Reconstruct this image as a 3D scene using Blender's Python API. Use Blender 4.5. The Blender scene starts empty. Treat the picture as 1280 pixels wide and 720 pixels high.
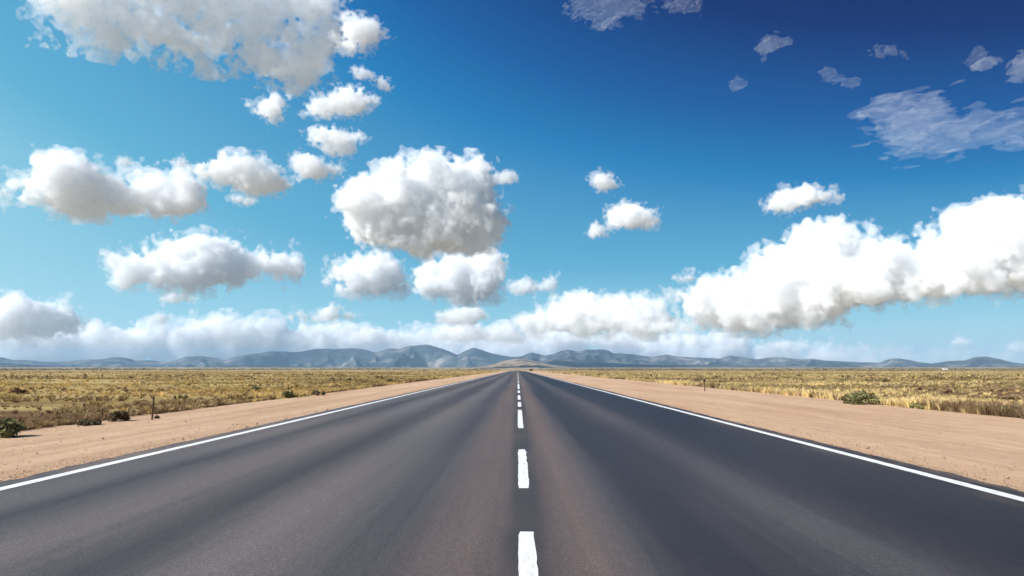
import bpy, math, time
import numpy as np
import openvdb
from mathutils import Vector, Matrix

R = math.radians
C = bpy.context.scene.collection
sc = bpy.context.scene
T0 = time.time()

# ------------------------------------------------------------------ camera
H = 1.3                                   # camera height over the road
F = 850.0                                 # focal length in photo pixels (photo is 1280 wide)
HOR, VPX = 461.5, 647.0
cam = bpy.data.cameras.new('camera')
camo = bpy.data.objects.new('camera', cam); C.objects.link(camo)
cam.sensor_width = 36; cam.lens = F / 1280 * 36
cam.clip_start = 0.05; cam.clip_end = 300000
PITCH = math.atan((HOR - 360) / F)
YAW = math.atan((VPX - 640) / math.hypot(F, HOR - 360))
camo.rotation_mode = 'XYZ'
camo.rotation_euler = (R(90) + PITCH, 0, YAW)
camo.location = (0, 0, H)
sc.camera = camo
MR = camo.rotation_euler.to_matrix()
def ray(px, py):
    return (MR @ Vector(((px - 640) / F, -(py - 360) / F, -1.0))).normalized()
def ground(px, py, z=0.0):
    d = ray(px, py); t = (z - H) / d.z
    return Vector((d.x * t, d.y * t, z))

# ------------------------------------------------------------------ light
SUN_EL, SUN_AZ = 37.0, -120.0            # azimuth clockwise from +Y (straight ahead)
w = bpy.data.worlds.new('World'); sc.world = w; w.use_nodes = True
nt = w.node_tree; nt.nodes.clear()
sky = nt.nodes.new('ShaderNodeTexSky'); sky.sky_type = 'NISHITA'
sky.sun_disc = False; sky.sun_elevation = R(SUN_EL); sky.sun_rotation = R(SUN_AZ)
sky.altitude = 600; sky.air_density = 1.0; sky.dust_density = 0.3; sky.ozone_density = 3.0
# the physical sky's own brightness picks the colour grade of the photograph (navy overhead, cyan low down)
EXPO = 0.6
sepc = nt.nodes.new('ShaderNodeSeparateColor'); nt.links.new(sky.outputs[0], sepc.inputs[0])
mr = nt.nodes.new('ShaderNodeMapRange'); mr.inputs[1].default_value = 0.0; mr.inputs[2].default_value = 2.6
wtc = nt.nodes.new('ShaderNodeTexCoord'); wsp = nt.nodes.new('ShaderNodeSeparateXYZ'); nt.links.new(wtc.outputs['Generated'], wsp.inputs[0])
wlg = nt.nodes.new('ShaderNodeMath'); wlg.operation = 'LOGARITHM'; nt.links.new(sepc.outputs[1], wlg.inputs[0]); wlg.inputs[1].default_value = math.e
wm = nt.nodes.new('ShaderNodeMath'); wm.operation = 'MULTIPLY_ADD'; 
wz = nt.nodes.new('ShaderNodeMapRange'); nt.links.new(wsp.outputs[2], wz.inputs[0]); wz.inputs[1].default_value = 0.02; wz.inputs[2].default_value = 0.25; wz.inputs[3].default_value = 0.25; wz.inputs[4].default_value = 1.0
wx = nt.nodes.new('ShaderNodeMath'); wx.operation = 'MULTIPLY'; nt.links.new(wsp.outputs[0], wx.inputs[0]); nt.links.new(wz.outputs[0], wx.inputs[1])
nt.links.new(wx.outputs[0], wm.inputs[0]); wm.inputs[1].default_value = -0.98; nt.links.new(wlg.outputs[0], wm.inputs[2])
nt.links.new(wm.outputs[0], mr.inputs[0])      # side-to-side gradient painted into the sky colour, darker towards the right
cr = nt.nodes.new('ShaderNodeValToRGB'); nt.links.new(mr.outputs[0], cr.inputs[0])
stops = [(0, (.001, .012, .085)), (.27, (.002, .030, .170)), (.55, (.006, .108, .365)), (.79, (.014, .212, .505)), (.95, (.048, .28, .55)),
         (1.42, (.12, .44, .67)), (1.85, (.34, .68, .82)), (2.25, (.66, .82, .88))]
while len(cr.color_ramp.elements) < len(stops): cr.color_ramp.elements.new(0.5)
for e, (p, c) in zip(cr.color_ramp.elements, stops):
    e.position = p / 2.6; e.color = (*c, 1)
bg = nt.nodes.new('ShaderNodeBackground'); bg.inputs[1].default_value = 0.1
wo = nt.nodes.new('ShaderNodeOutputWorld')
sca = nt.nodes.new('ShaderNodeVectorMath'); sca.operation = 'SCALE'; sca.inputs['Scale'].default_value = 10 / 2 ** EXPO
nt.links.new(cr.outputs[0], sca.inputs[0]); nt.links.new(sca.outputs[0], bg.inputs[0]); nt.links.new(bg.outputs[0], wo.inputs[0])
sl = bpy.data.lights.new('sun', 'SUN'); sl.energy = 5.0; sl.angle = R(0.53); sl.color = (1.0, 0.975, 0.945)
so = bpy.data.objects.new('sun', sl); C.objects.link(so)
sd = Vector((math.sin(R(SUN_AZ)) * math.cos(R(SUN_EL)), math.cos(R(SUN_AZ)) * math.cos(R(SUN_EL)), math.sin(R(SUN_EL))))
so.rotation_euler = sd.to_track_quat('Z', 'Y').to_euler()
so.location = (-20, -5, 30)
vs = sc.view_settings
vs.view_transform = 'Standard'; vs.look = 'None'; vs.gamma = 1; vs.use_curve_mapping = False
vs.exposure = EXPO
cy = sc.cycles
cy.max_bounces = 28; cy.volume_bounces = 28; cy.diffuse_bounces = 3; cy.glossy_bounces = 2
cy.transparent_max_bounces = 64; cy.transmission_bounces = 4
cy.use_denoising = True
try: cy.denoiser = 'OPENIMAGEDENOISE'
except Exception: pass
cy.use_adaptive_sampling = True; cy.adaptive_threshold = 0.02
cy.caustics_reflective = False; cy.caustics_refractive = False

# ------------------------------------------------------------------ helpers
def link(name, me, mat, parent=None):
    o = bpy.data.objects.new(name, me); C.objects.link(o)
    if mat is not None: me.materials.append(mat)
    o.parent = parent
    return o
def tag(o, label=None, cat=None, group=None, kind=None):
    for k, v in (('label', label), ('category', cat), ('group', group), ('kind', kind)):
        if v: o[k] = v
    return o
def raw_mesh(name, V, faces_flat, counts, smooth=True):
    me = bpy.data.meshes.new(name)
    V = np.asarray(V, np.float32); nl = len(faces_flat); nf = len(counts)
    me.vertices.add(len(V)); me.vertices.foreach_set('co', V.ravel())
    me.loops.add(nl); me.loops.foreach_set('vertex_index', np.asarray(faces_flat, np.int32))
    me.polygons.add(nf)
    st = np.concatenate(([0], np.cumsum(counts)[:-1])).astype(np.int32)
    me.polygons.foreach_set('loop_start', st)
    me.update(calc_edges=True)
    if smooth: me.polygons.foreach_set('use_smooth', np.ones(nf, bool))
    me.validate()
    return me
def grid_mesh(name, P, smooth=True):
    n, m = P.shape[:2]
    i = np.arange(n * m).reshape(n, m)
    q = np.stack([i[:-1, :-1], i[:-1, 1:], i[1:, 1:], i[1:, :-1]], -1).reshape(-1)
    return raw_mesh(name, P.reshape(-1, 3), q, np.full((n - 1) * (m - 1), 4), smooth)
class NT:
    """tiny node helper"""
    def __init__(s, name):
        s.m = bpy.data.materials.new(name); s.m.use_nodes = True
        s.t = s.m.node_tree; s.t.nodes.clear()
        s.out = s.t.nodes.new('ShaderNodeOutputMaterial')
    def n(s, kind, ins=None, **props):
        nd = s.t.nodes.new('ShaderNode' + kind)
        for k, v in props.items(): setattr(nd, k, v)
        for k, v in (ins or {}).items():
            if isinstance(v, bpy.types.NodeSocket): s.t.links.new(v, nd.inputs[k])
            else: nd.inputs[k].default_value = v
        return nd
    def ramp(s, fac, stops, interp='LINEAR'):
        nd = s.t.nodes.new('ShaderNodeValToRGB'); cr = nd.color_ramp; cr.interpolation = interp
        while len(cr.elements) < len(stops): cr.elements.new(0.5)
        for e, (p, c) in zip(cr.elements, stops):
            e.position = p; e.color = (c, c, c, 1) if not hasattr(c, '__len__') else (*c, 1)
        s.t.links.new(fac, nd.inputs[0]); return nd.outputs[0]
    def noise(s, vec, scale, detail=4, rough=0.55, dist=0.0):
        return s.n('TexNoise', {'Vector': vec, 'Scale': scale, 'Detail': detail, 'Roughness': rough, 'Distortion': dist}).outputs[0]
    def mapping(s, scale=(1, 1, 1), loc=(0, 0, 0)):
        tc = s.n('TexCoord')
        return s.n('Mapping', {'Vector': tc.outputs['Object'], 'Scale': scale, 'Location': loc}).outputs[0]
    def mix(s, f, a, b, blend='MIX'):
        nd = s.t.nodes.new('ShaderNodeMix'); nd.data_type = 'RGBA'; nd.blend_type = blend
        for k, v in ((0, f), (6, a), (7, b)):
            if isinstance(v, bpy.types.NodeSocket): s.t.links.new(v, nd.inputs[k])
            else: nd.inputs[k].default_value = v if not hasattr(v, '__len__') else ((*v, 1) if len(v) == 3 else v)
        return nd.outputs[2]
    def math(s, op, a, b=0.0):
        return s.n('Math', {0: a, 1: b}, operation=op).outputs[0]
    def bsdf(s, col, rough=0.9, spec=0.3, bump=None, bstr=0.3, bdist=0.02, sheen=None):
        p = s.n('BsdfPrincipled', {'Base Color': col if isinstance(col, bpy.types.NodeSocket) else (*col, 1), 'Roughness': rough, 'Specular IOR Level': spec})
        if bump is not None:
            b = s.n('Bump', {'Height': bump, 'Strength': bstr, 'Distance': bdist}); s.t.links.new(b.outputs[0], p.inputs['Normal'])
        s.t.links.new(p.outputs[0], s.out.inputs[0]); return s.m

# numpy value noise on regular lattices (separable cubic interpolation, fast)
def _axis(n, freq, off):
    x = np.arange(n) * freq + off
    i = np.floor(x).astype(int); f = x - i
    k = int(i.max()) + 4
    M = np.zeros((n, k), np.float32); r = np.arange(n)
    M[r, i] += (1 - f) ** 3 / 6
    M[r, i + 1] += (3 * f ** 3 - 6 * f ** 2 + 4) / 6
    M[r, i + 2] += (-3 * f ** 3 + 3 * f ** 2 + 3 * f + 1) / 6
    M[r, i + 3] += f ** 3 / 6
    return M
def vnoise3(shape, cell, rng):
    if not hasattr(cell, '__len__'): cell = (cell,) * 3
    Ms = [_axis(n, 1.0 / c, rng.random()) for n, c in zip(shape, cell)]
    L = rng.standard_normal([m.shape[1] for m in Ms]).astype(np.float32)
    A = np.tensordot(Ms[0], L, (1, 0)); A = np.tensordot(A, Ms[1], (1, 1)); A = np.tensordot(A, Ms[2], (1, 1))
    return A / 0.33                       # about unit variance; axes come out as (0,1,2)
def vnoise2(shape, cell, rng):
    if not hasattr(cell, '__len__'): cell = (cell,) * 2
    Ms = [_axis(n, 1.0 / c, rng.random()) for n, c in zip(shape, cell)]
    L = rng.standard_normal([m.shape[1] for m in Ms]).astype(np.float32)
    return (Ms[0] @ L @ Ms[1].T) / 0.47

# ------------------------------------------------------------------ materials of the setting
def mat_asphalt():
    t = NT('asphalt')
    tc = t.n('TexCoord'); sep = t.n('SeparateXYZ', {0: tc.outputs['Object']})
    lng = t.mapping((1.1, 0.02, 1)); wob = t.noise(lng, 1.0, 3, 0.5)
    x = t.math('ADD', sep.outputs[0], t.math('MULTIPLY', t.math('SUBTRACT', wob, 0.5), 0.7))
    u = t.math('DIVIDE', t.math('ADD', x, 6.0), 12.0)          # across the road, 0..1
    def X(v): return (v + 6.0) / 12.0
    tracks = t.ramp(u, [(X(-5.8), 0.50), (X(-5.1), 0.66), (X(-4.5), 0.38), (X(-3.7), 0.72), (X(-2.75), 0.36), (X(-1.9), 0.70), (X(-1.05), 0.42), (X(-0.4), 0.64), (X(0.05), 0.50),
                        (X(0.45), 0.66), (X(1.35), 0.20), (X(2.45), 0.46), (X(3.6), 0.06), (X(4.9), 0.12)], 'EASE')
    streak = t.noise(t.mapping((7, 0.05, 1)), 1.0, 4, 0.6)
    blot = t.noise(t.mapping((0.5, 0.12, 1)), 1.0, 3, 0.5)
    v = t.math('ADD', tracks, t.math('MULTIPLY', t.math('SUBTRACT', streak, 0.5), 0.30))
    v = t.math('ADD', v, t.math('MULTIPLY', t.math('SUBTRACT', blot, 0.5), 0.35))
    col = t.ramp(v, [(0.05, (0.016, 0.012, 0.013)), (0.30, (0.036, 0.029, 0.030)), (0.55, (0.086, 0.075, 0.074)), (0.9, (0.165, 0.142, 0.134))])
    vor = t.n('TexVoronoi', {'Vector': t.mapping((1, 1, 1)), 'Scale': 85.0}, feature='F1')
    agg = t.ramp(vor.outputs['Color'], [(0.0, 0.6), (0.8, 1.05), (1.0, 1.9)])
    col = t.mix(1.0, col, agg, 'MULTIPLY')
    warm = t.ramp(t.noise(t.mapping((0.25, 0.05, 1)), 1.0, 2), [(0.4, (0.98, 0.99, 1.05)), (0.62, (1.08, 0.99, 0.94))])
    col = t.mix(0.8, col, warm, 'MULTIPLY')
    cen = t.ramp(t.math('ABSOLUTE', sep.outputs[0]), [(0.5, 1.0), (1.0, 0.0)], 'EASE')
    col = t.mix(t.math('MULTIPLY', cen, 1.0), col, t.mix(1.0, col, (1.20, 1.0, 0.86), 'MULTIPLY'))
    # tar seam that wanders beside the centre dashes
    seam_x = t.math('ADD', t.math('SUBTRACT', sep.outputs[0], 0.07), t.math('MULTIPLY', t.math('SUBTRACT', t.noise(t.mapping((0, 0.35, 0)), 1.0, 3), 0.5), 0.16))
    seam = t.ramp(t.math('ABSOLUTE', seam_x), [(0.08, 0.75), (0.26, 0.0)], 'EASE')
    seam = t.math('MULTIPLY', seam, t.ramp(t.noise(t.mapping((1.2, 0.4, 1), (3, 8, 0)), 1.0, 3), [(0.35, 0.4), (0.6, 1.0)]))
    col = t.mix(seam, col, (0.03, 0.03, 0.032))
    # dust blown in from the shoulders
    ed = t.math('ABSOLUTE', t.math('ADD', sep.outputs[0], 0.32))
    dust = t.math('MULTIPLY', t.ramp(t.math('DIVIDE', ed, 6.0), [(0.82, 0.0), (0.95, 0.7)]), t.ramp(t.noise(t.mapping((1.5, 0.4, 1)), 1.0, 5, 0.65), [(0.42, 0.0), (0.75, 1.0)]))
    col = t.mix(dust, col, (0.30, 0.20, 0.13))
    rough = t.ramp(v, [(0.1, 0.50), (0.8, 0.62)])
    bump = t.math('ADD', vor.outputs['Distance'], t.math('MULTIPLY', t.noise(t.mapping((1, 1, 1)), 30.0, 3), 0.6))
    return t.bsdf(col, rough, 0.30, bump, 0.35, 0.006)
def mat_paint():
    t = NT('road_paint')
    g = t.ramp(t.noise(t.mapping((6, 1.2, 1)), 3.0, 6, 0.7), [(0.30, (0.30, 0.28, 0.26)), (0.42, (0.68, 0.66, 0.63)), (0.6, (0.80, 0.80, 0.79))])
    return t.bsdf(g, 0.55, 0.4, t.noise(t.mapping(), 90.0, 3), 0.2, 0.003)
def mat_sand():
    t = NT('shoulder_sand')
    a = t.noise(t.mapping((0.5, 0.06, 1)), 1.0, 5, 0.6)
    b = t.noise(t.mapping((1, 0.5, 1)), 2.5, 6, 0.7)
    c = t.noise(t.mapping(), 45.0, 4, 0.7)
    v = t.math('ADD', t.math('MULTIPLY', a, 0.55), t.math('ADD', t.math('MULTIPLY', b, 0.3), t.math('MULTIPLY', c, 0.25)))
    col = t.ramp(v, [(0.33, (0.304, 0.178, 0.109)), (0.5, (0.479, 0.300, 0.184)), (0.68, (0.592, 0.405, 0.265))])
    rut = t.ramp(t.noise(t.mapping((3.0, 0.02, 1)), 1.0, 3), [(0.44, 0.88), (0.5, 1.0)])
    col = t.mix(0.8, col, rut, 'MULTIPLY')
    peb = t.n('TexVoronoi', {'Vector': t.mapping(), 'Scale': 9.0}, feature='F1')
    pm = t.ramp(peb.outputs['Distance'], [(0.05, 1.0), (0.10, 0.0)])
    col = t.mix(t.math('MULTIPLY', pm, 0.4), col, (0.17, 0.12, 0.09))
    bump = t.math('ADD', t.math('MULTIPLY', b, 1.0), t.math('MULTIPLY', c, 0.35))
    return t.bsdf(col, 0.95, 0.15, bump, 0.9, 0.05)
def mat_soil():
    t = NT('dry_plain')
    tc = t.n('TexCoord'); sep = t.n('SeparateXYZ', {0: tc.outputs['Object']})
    big = t.noise(t.mapping((0.012, 0.006, 1)), 1.0, 6, 0.6, 0.4)
    mid = t.noise(t.mapping((0.035, 0.12, 1)), 1.0, 6, 0.65)
    fin = t.noise(t.mapping((1, 1, 1)), 2.2, 6, 0.7)
    far = t.noise(t.mapping((0.0006, 0.0022, 1), (0.3, 0.2, 0)), 1.0, 6, 0.6, 0.3)
    v = t.math('ADD', t.math('MULTIPLY', mid, 0.55), t.math('ADD', t.math('MULTIPLY', big, 0.45), t.math('MULTIPLY', t.math('SUBTRACT', fin, 0.5), 0.35)))
    near = t.ramp(v, [(0.30, (0.111, 0.064, 0.030)), (0.42, (0.187, 0.123, 0.047)), (0.50, (0.33, 0.235, 0.095)), (0.60, (0.47, 0.345, 0.155)), (0.72, (0.35, 0.28, 0.10))])
    farc = t.ramp(far, [(0.34, (0.102, 0.072, 0.043)), (0.44, (0.221, 0.153, 0.076)), (0.52, (0.391, 0.281, 0.145)), (0.60, (0.255, 0.187, 0.085)), (0.68, (0.442, 0.348, 0.230))])
    dist = t.ramp(t.math('DIVIDE', sep.outputs[1], 3000.0), [(0.07, 0.0), (0.4, 1.0)])
    col = t.mix(dist, near, farc)
    bare = t.n('Attribute', attribute_name='bare').outputs['Fac']
    bm = t.ramp(t.math('ADD', bare, t.math('MULTIPLY', t.math('SUBTRACT', fin, 0.5), 0.5)), [(0.25, 0.0), (0.6, 1.0)])
    col = t.mix(bm, col, t.ramp(fin, [(0.35, (0.085, 0.045, 0.022)), (0.65, (0.20, 0.115, 0.060))]))
    return t.bsdf(col, 1.0, 0.05, t.math('ADD', fin, t.math('MULTIPLY', mid, 2.0)), 0.8, 0.12)
def mat_mountain():
    t = NT('mountain_rock_haze_relief')
    a = t.noise(t.mapping((0.0012, 0.0012, 0.004)), 1.0, 7, 0.6)
    b = t.noise(t.mapping((0.006, 0.006, 0.01)), 1.0, 6, 0.65)
    v = t.math('ADD', t.math('MULTIPLY', a, 0.6), t.math('MULTIPLY', b, 0.4))
    col = t.ramp(v, [(0.38, (0.015, 0.024, 0.030)), (0.5, (0.050, 0.056, 0.058)), (0.57, (0.14, 0.13, 0.12)), (0.66, (0.34, 0.30, 0.26))])  # bluish darks add haze tint, pale tones add lit relief, in the rock colour
    return t.bsdf(col, 1.0, 0.0, b, 0.8, 30.0)
def mat_fan():
    t = NT('alluvial_dirt')
    a = t.noise(t.mapping((0.004, 0.003, 0.01)), 1.0, 6, 0.6)
    return t.bsdf(t.ramp(a, [(0.35, (0.20, 0.15, 0.105)), (0.65, (0.36, 0.28, 0.21))]), 1.0, 0.0)

M_ASPH, M_PAINT, M_SAND, M_SOIL, M_MTN, M_FAN = mat_asphalt(), mat_paint(), mat_sand(), mat_soil(), mat_mountain(), mat_fan()

# ------------------------------------------------------------------ terrain
def sstep(x, a, b):
    t = np.clip((x - a) / (b - a), 0, 1); return t * t * (3 - 2 * t)
XL, XR = -4.30 * H, 3.86 * H             # middle of the two edge lines
SL, SR = -8.1 * H, 10.4 * H              # outer rims of the sand shoulders
def terrain(x, y):
    r = np.hypot(x, y)
    z = -1.6 * sstep(y, 470, 900) + 22.0 * sstep(r, 1500, 9000) + 18 * sstep(r, 7000, 16000)
    off = np.maximum(np.maximum(SL - x, x - SR), 0)
    und = 0.10 * np.sin(x * 0.21 + 1.3 * np.sin(y * 0.05)) * np.sin(y * 0.13 + 0.7) + 0.16 * np.sin(x * 0.043 + y * 0.021) * np.sin(y * 0.037 + 2)
    return z + und * sstep(off, 0.5, 14) - 0.02
def polar_axis():
    y = np.concatenate([np.linspace(-60, 0, 20)[:-1], np.linspace(0, 120, 160)[:-1], np.geomspace(120, 40000, 150)])
    x1 = np.concatenate([[0], np.linspace(5.8, 60, 90), np.geomspace(61, 40000, 90)])
    return np.concatenate([-x1[:0:-1], x1]), y
gx, gy = polar_axis()
GX, GY = np.meshgrid(gx, gy)
P = np.stack([GX, GY, terrain(GX, GY)], -1)
def bare_mask(x, y):
    def g(cx, cy, sx, sy): return np.exp(-((x - cx) / sx) ** 2 - ((y - cy) / sy) ** 2)
    wob = 1 + 0.35 * np.sin(x * 0.9 + np.sin(y * 0.7) * 2) * np.sin(y * 0.8 + 1)
    return np.clip((g(32, 37, 9, 5) * 1.3 + g(-15.5, 19, 4.2, 2.6) * 1.25 + g(-30, 33, 7, 2.5) * 0.8 + g(-22, 26, 5, 1.6) * 0.7) * wob, 0, 1)
gme = grid_mesh('ground', P)
at = gme.attributes.new('bare', 'FLOAT', 'POINT'); at.data.foreach_set('value', bare_mask(GX, GY).astype(np.float32).ravel())
tag(link('ground', gme, M_SOIL), kind='structure')

rng = np.random.default_rng(3)
yy = np.concatenate([np.arange(-12, 60, 0.25), np.arange(60, 200, 1.0), np.geomspace(200, 1500, 60)])
def strip(name, xa, xb, nx, mat, dz, ja=0.0, jb=0.0, ys=None):
    ys = yy if ys is None else ys
    n = len(ys)
    def jit(a):
        if not a: return np.zeros(n)
        return a * (0.6 * np.interp(ys, np.arange(-12, 1500, 5.0), rng.standard_normal(303)) + 0.4 * rng.standard_normal(n) * np.exp(-np.maximum(ys, 0) / 60))
    A = xa + jit(ja); B = xb + jit(jb)
    u = np.linspace(0, 1, nx)
    X = A[:, None] * (1 - u) + B[:, None] * u; Y = np.repeat(ys[:, None], nx, 1)
    Z = -1.6 * sstep(Y, 470, 900) + 22.0 * sstep(np.hypot(X, Y), 1500, 9000) + dz
    o = link(name, grid_mesh(name, np.stack([X, Y, Z], -1)), mat)
    return o
tag(strip('dirt_shoulder', SL, XL - 0.2, 8, M_SAND, -0.004, 0.25, 0.0), kind='structure')
tag(strip('dirt_shoulder', XR + 0.2, SR, 8, M_SAND, -0.004, 0.0, 0.25), kind='structure')
RL, RR = XL - 0.38, XR + 0.36
tag(strip('road', RL, RR, 6, M_ASPH, 0.012, 0.055, 0.055), kind='structure')
# asphalt edge lip: real thickness down to the sand
lw = 0.16
tag(strip('edge_line', XL - lw / 2, XL + lw / 2, 2, M_PAINT, 0.016, 0.003, 0.003), kind='structure')
tag(strip('edge_line', XR - lw / 2, XR + lw / 2, 2, M_PAINT, 0.016, 0.003, 0.003), kind='structure')
# centre dashes, from their pixel rows
CX = 0.052 * H
rows = [(722.5, 667), (612, 563), (536, 513), (509, 503), (500, 494.5), (491.5, 488.5), (486.5, 480)]
def zrow(py): return ground(VPX, py).y
dash = [(zrow(a), zrow(b)) for a, b in rows]
dash[0] = (2.2, dash[0][1])
y0 = dash[-1][1] + 5
while y0 < 470:
    dash.append((y0, y0 + 7)); y0 += 13
for k, (a, b) in enumerate(dash):
    hw = 0.062 if k < 5 else 0.07
    n = max(4, int((b - a) / 0.12)) if k < 8 else 3
    ys = np.linspace(a, b, n)
    le = CX - hw + rng.normal(0, 0.004, n); ri = CX + hw + rng.normal(0, 0.004, n)
    if k < 6:
        le[:2] += 0.010; ri[:2] -= 0.010; le[-2:] += 0.008; ri[-2:] -= 0.008
    Pd = np.stack([np.stack([le, ys, np.full(n, 0.016)], -1), np.stack([ri, ys, np.full(n, 0.016)], -1)], 1)
    tag(link('lane_dash', grid_mesh('lane_dash', Pd), M_PAINT), kind='structure')

# ------------------------------------------------------------------ mountains
def az_of(px): 
    d = ray(px, HOR); return math.atan2(d.x, d.y)
def height_at(px, py, D):
    d = ray(px, py); return H + D * d.z / math.hypot(d.x, d.y)
def mountains(name, prof, D, W, seed, mat, spur=0.45, label=None, nfreq=1.0, power=1.15):
    rg = np.random.default_rng(seed)
    az = np.array([az_of(p[0]) for p in prof]); hh = np.array([height_at(p[0], p[1], D) for p in prof])
    na = int((az[-1] - az[0]) * 620); nr = 110
    A = np.linspace(az[0], az[-1], na)
    Hh = np.interp(A, az, hh)
    k = np.array([1, 2, 1]) / 4.0
    for _ in range(2): Hh = np.convolve(np.pad(Hh, 1, 'edge'), k, 'valid')
    t = np.linspace(-1, 1, nr)                       # -1 near foot, 0 crest, +1 far foot
    T, _ = np.meshgrid(t, A)                         # (na,nr)
    base = terrain(0, D) - 15
    rise = np.maximum(Hh - base, 0)[:, None]
    shape = (na, nr)
    n1 = vnoise2(shape, (16 / nfreq, 22), rg); n2 = vnoise2(shape, (7 / nfreq, 11), rg); n3 = vnoise2(shape, (3.2 / nfreq, 6), rg)
    warp = 0.22 * n1
    s = 1 - np.abs(T) ** power
    ridg = 1 - np.abs(n1) * 0.9; r2 = 1 - np.abs(n2); r3 = n3
    er = 0.55 * (1 - ridg) + 0.3 * (1 - r2) + 0.10 * r3
    mask = np.sin(np.clip(np.abs(T), 0, 1) * math.pi) ** 0.8
    Z = base + rise * np.clip(s - spur * er * mask, 0, 1.0)
    Z = Z + rise * 0.025 * n3 * (0.3 + mask)
    # crest may not rise above the traced line; foreground spurs stay under it too
    rr = D + T * W + 0.10 * W * n1 * mask
    X = np.sin(A)[:, None] * rr; Y = np.cos(A)[:, None] * rr
    lim = H + (Hh[:, None] - H) * np.clip(rr / D, 0, 1) 
    Z = np.minimum(Z, lim)
    o = link(name, grid_mesh(name, np.stack([X, Y, Z], -1)), mat)
    return tag(o, label=label, kind='structure')
main_prof = [(-260,451),(-200,440),(-150,446),(-90,443),(-40,447),(0,446),(15,450),(32,449.5),(65,452.5),(85,451),(100,450),(125,448.7),(145,445.7),(160,448),(170,451),(187,449.5),(200,451.7),(217,451),(232,445.5),(250,444.5),(265,446),(280,450.5),(295,445),(310,442.5),(337,438.7),(372,439),(395,435),(420,435),(440,433),(455,435.7),(467,440),(485,435.5),(500,434.5),(512,431),(532,430),(545,432.5),(560,437.5),(572,443),(582,437.5),(591,433),(600,435.6),(615,441),(627,443.7),(640,445.3),(654,444),(658,441.5),(665,440),(672,442),(680,444),(693,442),(702,438),(711,437),(721,438.7),(732,437),(752,435.6),(760,436.5),(767,440.5),(785,442),(800,443),(815,446),(832,442.5),(847,445.5),(872,446.5),(900,448),(912,443.7),(930,445.5),(945,448.7),(967,446),(982,447),(1000,448.7),(1012,447.5),(1032,450.5),(1060,452),(1100,453),(1110,448.7),(1120,447),(1135,448.7),(1150,452),(1165,454.5),(1185,451),(1207,450.5),(1220,446),(1235,445.5),(1250,448.7),(1267,453),(1280,454.5),(1310,449),(1350,444),(1400,450),(1450,446),(1540,452)]
mountains('mountain_range', main_prof, 12000, 2600, 5, M_MTN, 0.75)
front = [(-260,452),(-120,449),(-40,452),(0,453),(25,455),(60,457.5),(95,460),(130,458.5),(160,458),(200,459.5),(240,459.5),(290,456.5),(330,457),(370,458),(420,459.5),(470,460.5)]
mountains('foothills', front, 8200, 900, 8, M_MTN, 0.3)
front2 = [(655,459),(672,452),(690,448.5),(715,449.5),(740,452),(770,454),(810,455.5),(860,456),(900,455.5),(950,457),(1000,457.5),(1060,458.5),(1130,459.5),(1200,460)]
mountains('foothills', front2, 9300, 700, 9, M_MTN, 0.3)
fan = [(560,460.5),(590,459.5),(612,456),(630,451),(645,448.6),(655,449),(670,451.5),(690,456),(720,459.5),(760,460.5)]
mountains('alluvial_slope', fan, 6200, 2200, 10, M_FAN, 0.0, power=1.0)

# ------------------------------------------------------------------ haze
def mat_haze():
    t = NT('haze_air')
    p = t.n('VolumePrincipled', {'Color': (0.40, 0.68, 1.0, 1), 'Density': 4.2e-5, 'Anisotropy': 0.1})
    t.t.links.new(p.outputs[0], t.out.inputs['Volume']); return t.m
def box_mesh(name, a, b):
    x0, y0, z0 = a; x1, y1, z1 = b
    V = [(x0,y0,z0),(x1,y0,z0),(x1,y1,z0),(x0,y1,z0),(x0,y0,z1),(x1,y0,z1),(x1,y1,z1),(x0,y1,z1)]
    Fc = [(0,3,2,1),(4,5,6,7),(0,1,5,4),(1,2,6,5),(2,3,7,6),(3,0,4,7)]
    me = bpy.data.meshes.new(name); me.from_pydata(V, [], Fc); return me
HZ = 465
tag(link('haze', box_mesh('haze', (-21000, -2000, -4), (21000, 17000, HZ)), mat_haze()), kind='stuff')

# ------------------------------------------------------------------ vegetation
def mat_leaf(name, rough=0.9, trans=0.25):
    t = NT(name)
    at = t.n('Attribute', attribute_name='Col').outputs['Color']
    p = t.n('BsdfPrincipled', {'Base Color': at, 'Roughness': rough, 'Specular IOR Level': 0.15})
    tl = t.n('BsdfTranslucent', {'Color': at})
    m = t.n('MixShader', {0: trans}); t.t.links.new(p.outputs[0], m.inputs[1]); t.t.links.new(tl.outputs[0], m.inputs[2])
    t.t.links.new(m.outputs[0], t.out.inputs[0]); return t.m
M_GRASS, M_LEAF, M_STEM = mat_leaf('dry_grass'), mat_leaf('shrub_leaves', 0.8, 0.2), mat_leaf('shrub_stems', 0.9, 0.0)
def set_col(me, cols):
    a = me.attributes.new('Col', 'FLOAT_COLOR', 'POINT')
    a.data.foreach_set('color', np.concatenate([cols, np.ones((len(cols), 1))], 1).astype(np.float32).ravel())
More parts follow.
